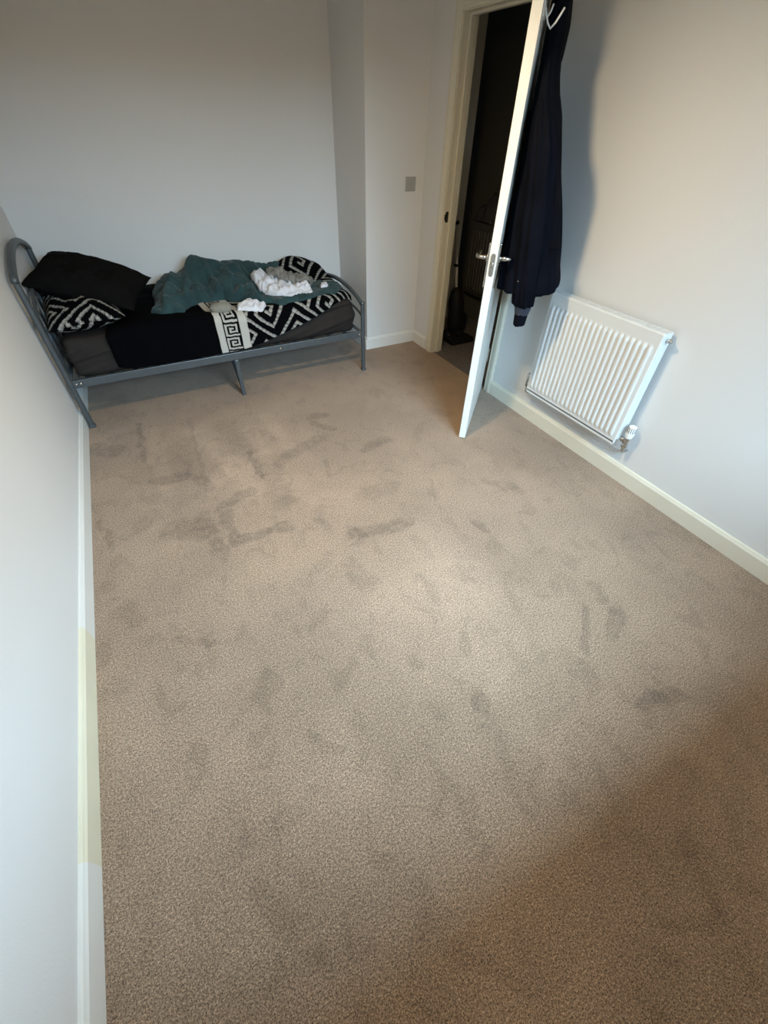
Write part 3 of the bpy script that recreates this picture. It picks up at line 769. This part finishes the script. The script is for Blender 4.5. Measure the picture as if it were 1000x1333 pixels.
tag(pp, 'black pillow with grey meander pattern lying under the plain pillow', 'pillow')
pb = pillow('pillow', (0.340, 3.53, 0.742), (0.30, 0.215, 0.110), (11, 15, -20), M['blackcloth'], seed=6.0)
tag(pb, 'plain charcoal pillow propped on top by the headboard', 'pillow')

# ------------------------------------------------------------------ crumpled cloths
def crumple(name, poly, base, hfun, m, label, cat, step=0.008, foldamp=0.02, foldfreq=9.0, edge=0.045, seed=0.0, lift=0.004, warp=0.5, rough_edge=0.02):
    poly = np.array(poly, float)
    x0, y0 = poly.min(0) - 0.03; x1, y1 = poly.max(0) + 0.03
    gx = np.arange(x0, x1, step); gy = np.arange(y0, y1, step)
    X, Y = np.meshgrid(gx, gy, indexing='ij')
    Xq = X + rough_edge * fbm(X * 9 + seed, Y * 9, seed, 2); Yq = Y + rough_edge * fbm(X * 9, Y * 9 + seed, seed + 5, 2)
    inside = np.zeros(X.shape, bool); dist = np.full(X.shape, 9.0)
    n = len(poly)
    for i in range(n):
        ax, ay = poly[i]; bx, by = poly[(i + 1) % n]
        cond = (ay > Yq) != (by > Yq)
        xi = (bx - ax) * (Yq - ay) / (by - ay + 1e-12) + ax
        inside ^= cond & (Xq < xi)
        dx, dy = bx - ax, by - ay; t = np.clip(((Xq - ax) * dx + (Yq - ay) * dy) / (dx * dx + dy * dy), 0, 1)
        dist = np.minimum(dist, np.hypot(Xq - ax - t * dx, Yq - ay - t * dy))
    sd = np.where(inside, dist, -dist)
    keep = sd > -step * 0.3
    e = np.sqrt(np.clip(1 - (1 - np.clip(sd / edge, 0, 1)) ** 2, 0, 1))
    wx_ = warp * fbm(X * 4 + seed, Y * 4, seed + 1, 2); wy_ = warp * fbm(X * 4, Y * 4 + seed, seed + 3, 2)
    rg = 1.1 - np.sqrt(vnoise(X * foldfreq + wx_ * 3 + seed, Y * foldfreq * 0.8 + wy_ * 3, seed) ** 2 + 0.008) * 2.4
    rg2 = 1.1 - np.sqrt(vnoise(X * foldfreq * 2.1 + wy_ * 4 + seed, Y * foldfreq * 1.7 + wx_ * 4, seed + 7) ** 2 + 0.01) * 2.2
    f = foldamp * (np.clip(rg, -0.6, 1) + 0.45 * np.clip(rg2, -0.6, 1))
    h = hfun(X, Y) + f
    h = np.maximum(h, foldamp * 0.3)
    Z = base(X, Y) + lift + e * h
    k = 0.25 * f
    P = np.stack([X + k * wx_, Y + k * wy_, Z], -1)
    # closed underside that follows what it lies on
    o = grid_obj(name, P, m, keep=keep, solid=0.0)
    tag(o, label, cat)
    me = o.data; bm = bmesh.new(); bm.from_mesh(me)
    be = [ed for ed in bm.edges if len(ed.link_faces) == 1]
    r = bmesh.ops.extrude_edge_only(bm, edges=be)
    for v in [g for g in r['geom'] if isinstance(g, bmesh.types.BMVert)]:
        v.co.z = float(base(np.array([v.co.x]), np.array([v.co.y]))[0]) + 0.001
    for f_ in bm.faces: f_.smooth = True
    bmesh.ops.recalc_face_normals(bm, faces=bm.faces)
    bm.to_mesh(me); bm.free()
    def top(x, y):
        # sample the built surface
        ix = np.clip(((np.asarray(x) - x0) / step).astype(int), 0, len(gx) - 1); iy = np.clip(((np.asarray(y) - y0) / step).astype(int), 0, len(gy) - 1)
        return np.where(keep[ix, iy], Z[ix, iy], base(np.asarray(x, float), np.asarray(y, float)))
    def topmax(x, y, r=0.03):
        t = top(x, y)
        for ddx, ddy in ((r, 0), (-r, 0), (0, r), (0, -r)): t = np.maximum(t, top(x + ddx, y + ddy) - 0.004)
        return t
    return o, top, topmax
def gs(X, Y, cx, cy, sx, sy, h, rot=0.0):
    c, s = math.cos(rot), math.sin(rot); a = (X - cx) * c + (Y - cy) * s; b = -(X - cx) * s + (Y - cy) * c
    return h * np.exp(-(a / sx) ** 2 - (b / sy) ** 2)
FOLDS = [[(1.132, 4.394), (1.07, 3.856), (1.093, 3.503), (1.138, 3.347)], [(1.041, 4.294), (0.933, 3.739), (0.829, 3.306)], [(0.93, 4.158), (0.824, 3.683), (0.711, 3.309)], [(1.166, 4.24), (1.172, 3.743), (1.218, 3.571)], [(1.215, 4.086), (1.367, 4.021), (1.424, 3.701)], [(1.276, 3.697), (1.319, 3.526), (1.221, 3.254)], [(1.451, 3.689), (1.29, 3.415), (1.321, 3.136), (1.508, 3.051)], [(1.602, 3.082), (1.8, 3.147), (1.991, 3.164)], [(1.056, 4.104), (0.955, 3.525), (0.882, 3.335)], [(0.737, 3.331), (0.873, 3.429), (0.974, 3.516)], [(1.02, 3.272), (1.119, 3.263), (1.24, 3.437)]]
def fold_lines(X, Y):
    xx = X + 0.012 * fbm(X * 12, Y * 12, 2.5, 2); yy_ = Y + 0.012 * fbm(X * 12, Y * 12, 8.5, 2)
    out = np.zeros_like(X)
    for li, ln in enumerate(FOLDS):
        d = np.full(X.shape, 9.0)
        for (ax, ay), (bx, by) in zip(ln[:-1], ln[1:]):
            dx, dy = bx - ax, by - ay; t = np.clip(((xx - ax) * dx + (yy_ - ay) * dy) / (dx * dx + dy * dy), 0, 1)
            d = np.minimum(d, np.hypot(xx - ax - t * dx, (yy_ - ay - t * dy) * 0.75))
        w = 0.022 + 0.006 * (li % 3)
        out = np.maximum(out, 0.042 * np.exp(-(d / w) ** 2)) - 0.010 * np.exp(-((d - 2.1 * w) / (0.6 * w)) ** 2)
    return out * (1 - 0.9 * sstep(3.62, 3.82, Y)) * 0.85
def teal_h(X, Y):
    return (0.030 + fold_lines(X, Y) + gs(X, Y, 1.03, 3.80, 0.16, 0.13, 0.165) + gs(X, Y, 0.80, 3.62, 0.12, 0.22, 0.075, 0.3) + gs(X, Y, 1.22, 3.66, 0.10, 0.24, 0.07, -0.5)
            + gs(X, Y, 1.38, 3.80, 0.16, 0.10, 0.025) + gs(X, Y, 0.74, 3.40, 0.06, 0.12, 0.02))
teal_poly = [(0.62, 3.36), (0.66, 3.50), (0.70, 3.75), (0.80, 3.92), (1.20, 3.965), (1.50, 3.955), (1.66, 3.86), (1.62, 3.70), (1.78, 3.58), (1.99, 3.50), (2.00, 3.34), (1.86, 3.22), (1.62, 3.145), (1.42, 3.165), (1.30, 3.24), (1.22, 3.34), (1.12, 3.45), (0.97, 3.46), (0.88, 3.40), (0.80, 3.29), (0.70, 3.27)]
teal, teal_top, teal_max = crumple('blanket', teal_poly, duvet_top, teal_h, M['teal'], 'crumpled teal fleece blanket heaped along the back of the bed', 'blanket', step=0.006, foldamp=0.016, foldfreq=9.0, edge=0.045, seed=4.0)
white_poly = [(1.36, 3.40), (1.36, 3.62), (1.46, 3.68), (1.56, 3.55), (1.66, 3.42), (1.74, 3.36), (1.70, 3.25), (1.58, 3.24), (1.44, 3.28)]
wh, wh_top, wh_max = crumple('shirt', white_poly, teal_max, lambda X, Y: 0.02 + gs(X, Y, 1.45, 3.52, .08, .1, .02), M['whitecloth'], 'crumpled white shirt on the teal blanket under the taupe one', 'shirt', step=0.005, foldamp=0.020, foldfreq=17, edge=0.025, seed=9.0, rough_edge=.015)
grey_poly = [(1.47, 3.54), (1.50, 3.66), (1.62, 3.71), (1.76, 3.64), (1.80, 3.50), (1.74, 3.38), (1.64, 3.36), (1.56, 3.44)]
gr, gr_top, gr_max = crumple('shirt', grey_poly, wh_max, lambda X, Y: 0.018 + gs(X, Y, 1.62, 3.56, .10, .1, .02), M['greycloth'], 'crumpled taupe shirt lying on top of the white one', 'shirt', step=0.005, foldamp=0.017, foldfreq=14, edge=0.03, seed=12.0, rough_edge=.015)
sock_poly = [(1.13, 3.17), (1.15, 3.27), (1.21, 3.31), (1.29, 3.24), (1.34, 3.18), (1.29, 3.13), (1.20, 3.135)]
crumple('towel', sock_poly, lambda x, y: np.maximum(duvet_top(x, y), teal_top(x, y) - 0.0), lambda X, Y: 0.035 + 0 * X, M['whitecloth'], 'small scrunched white cloth on the duvet in front of the blanket', 'cloth', step=0.004, foldamp=0.016, foldfreq=18, edge=0.025, seed=21.0, rough_edge=.008)
crumple('scrap', [(1.79, 3.29), (1.80, 3.34), (1.84, 3.36), (1.85, 3.31), (1.83, 3.28)], teal_max, lambda X, Y: 0.012 + 0 * X, M['whitecloth'], 'tiny white scrap of cloth at the foot end of the blanket', 'cloth', step=0.003, foldamp=0.006, foldfreq=30, edge=0.012, seed=25.0, rough_edge=.004)
bpy.data.objects['scrap'].name = 'cloth_scrap'; bpy.data.objects['towel'].name = 'white_cloth'
# rolled sock
n = 48
th, ph = np.meshgrid(np.linspace(0, 2 * np.pi, n, endpoint=False), np.linspace(0.02, np.pi - 0.02, 30), indexing='ij')
cx0, cy0 = 1.035, 3.195
rx, ry, rz = 0.072, 0.044, 0.034
rr = 1 + 0.08 * fbm(np.cos(th) * 1.5 + 2, np.sin(th) * 1.5, np.cos(ph) * 1.5, 3)
lx = rx * np.sin(ph) * np.cos(th) * rr; ly = ry * np.sin(ph) * np.sin(th) * rr; lz = rz * np.cos(ph) * rr
bz = float(duvet_top(np.array([cx0]), np.array([cy0]))[0])
P = np.stack([cx0 + lx * 0.97 + ly * 0.2, cy0 + ly - lx * 0.2, bz + 0.034 + lz], -1)
sk = grid_obj('rolled_sock', P, M['sock'], wrap_u=True)
tag(sk, 'beige rolled sock lying on the white key border of the duvet', 'sock')

# ------------------------------------------------------------------ hallway contents
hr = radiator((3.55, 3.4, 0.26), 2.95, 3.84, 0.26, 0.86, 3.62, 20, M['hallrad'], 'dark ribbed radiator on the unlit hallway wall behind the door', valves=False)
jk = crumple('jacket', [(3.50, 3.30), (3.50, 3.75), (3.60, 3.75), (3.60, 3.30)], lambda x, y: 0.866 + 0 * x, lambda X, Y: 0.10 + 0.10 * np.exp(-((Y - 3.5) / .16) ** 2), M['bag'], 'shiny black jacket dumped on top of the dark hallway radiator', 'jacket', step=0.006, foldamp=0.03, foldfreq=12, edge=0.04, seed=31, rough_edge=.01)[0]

vac = thing('vacuum_cleaner', (3.06, 3.36, 0), 'upright vacuum cleaner with a curved steel wand standing in the hallway', 'vacuum cleaner')
def bez(p0, p1, p2, n=14):
    p0, p1, p2 = map(Vector, (p0, p1, p2)); return [p0 * (1 - t) ** 2 + p1 * 2 * t * (1 - t) + p2 * t * t for t in [i / n for i in range(n + 1)]]
wpts = [(3.160, 3.42, 0.20), (3.125, 3.44, 0.55), (3.085, 3.46, 0.86)]
bm = bmesh.new(); tube(bm, wpts + [tuple(p) for p in bez((3.085, 3.46, 0.88), (3.06, 3.475, 1.08), (2.975, 3.49, 1.165))], 0.0115, 12)
obj('wand', bm, M['wand'], vac, smooth=True)
for z, x, y in ((0.60, 3.120, 3.443), (0.91, 3.082, 3.461)):
    bm = bmesh.new(); lathe(bm, [(0.013, -0.012), (0.018, -0.010), (0.018, 0.010), (0.013, 0.012)], (x, y, z), (-0.1, 0.05, 1), 14); box(bm, x - .028, x - .012, y - .008, y + .008, z - .008, z + .010, 0.002)
    obj('clip', bm, M['plastic_k'], vac)
bm = bmesh.new()
lathe(bm, [(0.02, 0.04), (0.065, 0.06), (0.075, 0.12), (0.072, 0.32), (0.05, 0.40), (0.02, 0.43), (0.001, 0.431)], (3.165, 3.40, 0.0), (-0.08, 0.03, 1), 24)
obj('dust_canister', bm, M['plastic_k'], vac, smooth=True)
bm = bmesh.new(); box(bm, 2.985, 3.235, 3.19, 3.33, 0.002, 0.05, 0.014); box(bm, 3.12, 3.20, 3.30, 3.42, 0.02, 0.075, 0.012)
obj('floor_head', bm, M['plastic_k'], vac)

# ------------------------------------------------------------------ ceiling pendant just above the view
pl = thing('pendant_lamp', (LAMP[0], LAMP[1], CH), 'white pendant lamp with a pale shade hanging from the ceiling', 'lamp')
bm = bmesh.new(); lathe(bm, [(0.045, 0), (0.045, -0.012), (0.01, -0.03)], (LAMP[0], LAMP[1], CH), (0, 0, 1), 24); obj('ceiling_rose', bm, M['plastic_w'], pl)
bm = bmesh.new(); tube(bm, [(LAMP[0], LAMP[1], CH - 0.02), (LAMP[0], LAMP[1], LAMP[2] + 0.10)], 0.0035, 8); obj('cord', bm, M['plastic_w'], pl)
bm = bmesh.new(); lathe(bm, [(0.018, 0.10), (0.022, 0.09), (0.022, 0.05), (0.016, 0.045)], LAMP, (0, 0, 1), 18); obj('lamp_holder', bm, M['plastic_w'], pl)
bm = bmesh.new(); lathe(bm, [(0.013, 0.045), (0.016, 0.030), (0.028, 0.010), (0.030, -0.006), (0.022, -0.024), (0.001, -0.032)], LAMP, (0, 0, 1), 20); obj('bulb', bm, M['bulb'], pl, smooth=True)
bm = bmesh.new(); lathe(bm, [(0.024, 0.088), (0.060, 0.075), (0.105, 0.045), (0.108, 0.045), (0.062, 0.080), (0.024, 0.094)], LAMP, (0, 0, 1), 36); obj('lamp_shade', bm, M['plastic_w'], pl, smooth=True)
dl = bpy.data.lights.new('added_down_light', 'AREA'); dl.shape = 'DISK'; dl.size = 0.14; dl.energy = DOWN_POWER; dl.color = BULB_COL  # extra disc added under the bulb to strengthen the downward light
dlo = bpy.data.objects.new('added_down_light', dl); COL.objects.link(dlo); dlo.parent = pl; dlo.location = (0, 0, LAMP[2] - CH - 0.036)
pt = bpy.data.lights.new('bulb_light', 'POINT'); pt.energy = BULB_POWER; pt.color = BULB_COL; pt.shadow_soft_size = 0.035
po = bpy.data.objects.new('bulb_light', pt); COL.objects.link(po); po.parent = pl
po.location = (0, 0, LAMP[2] - CH - 0.07)
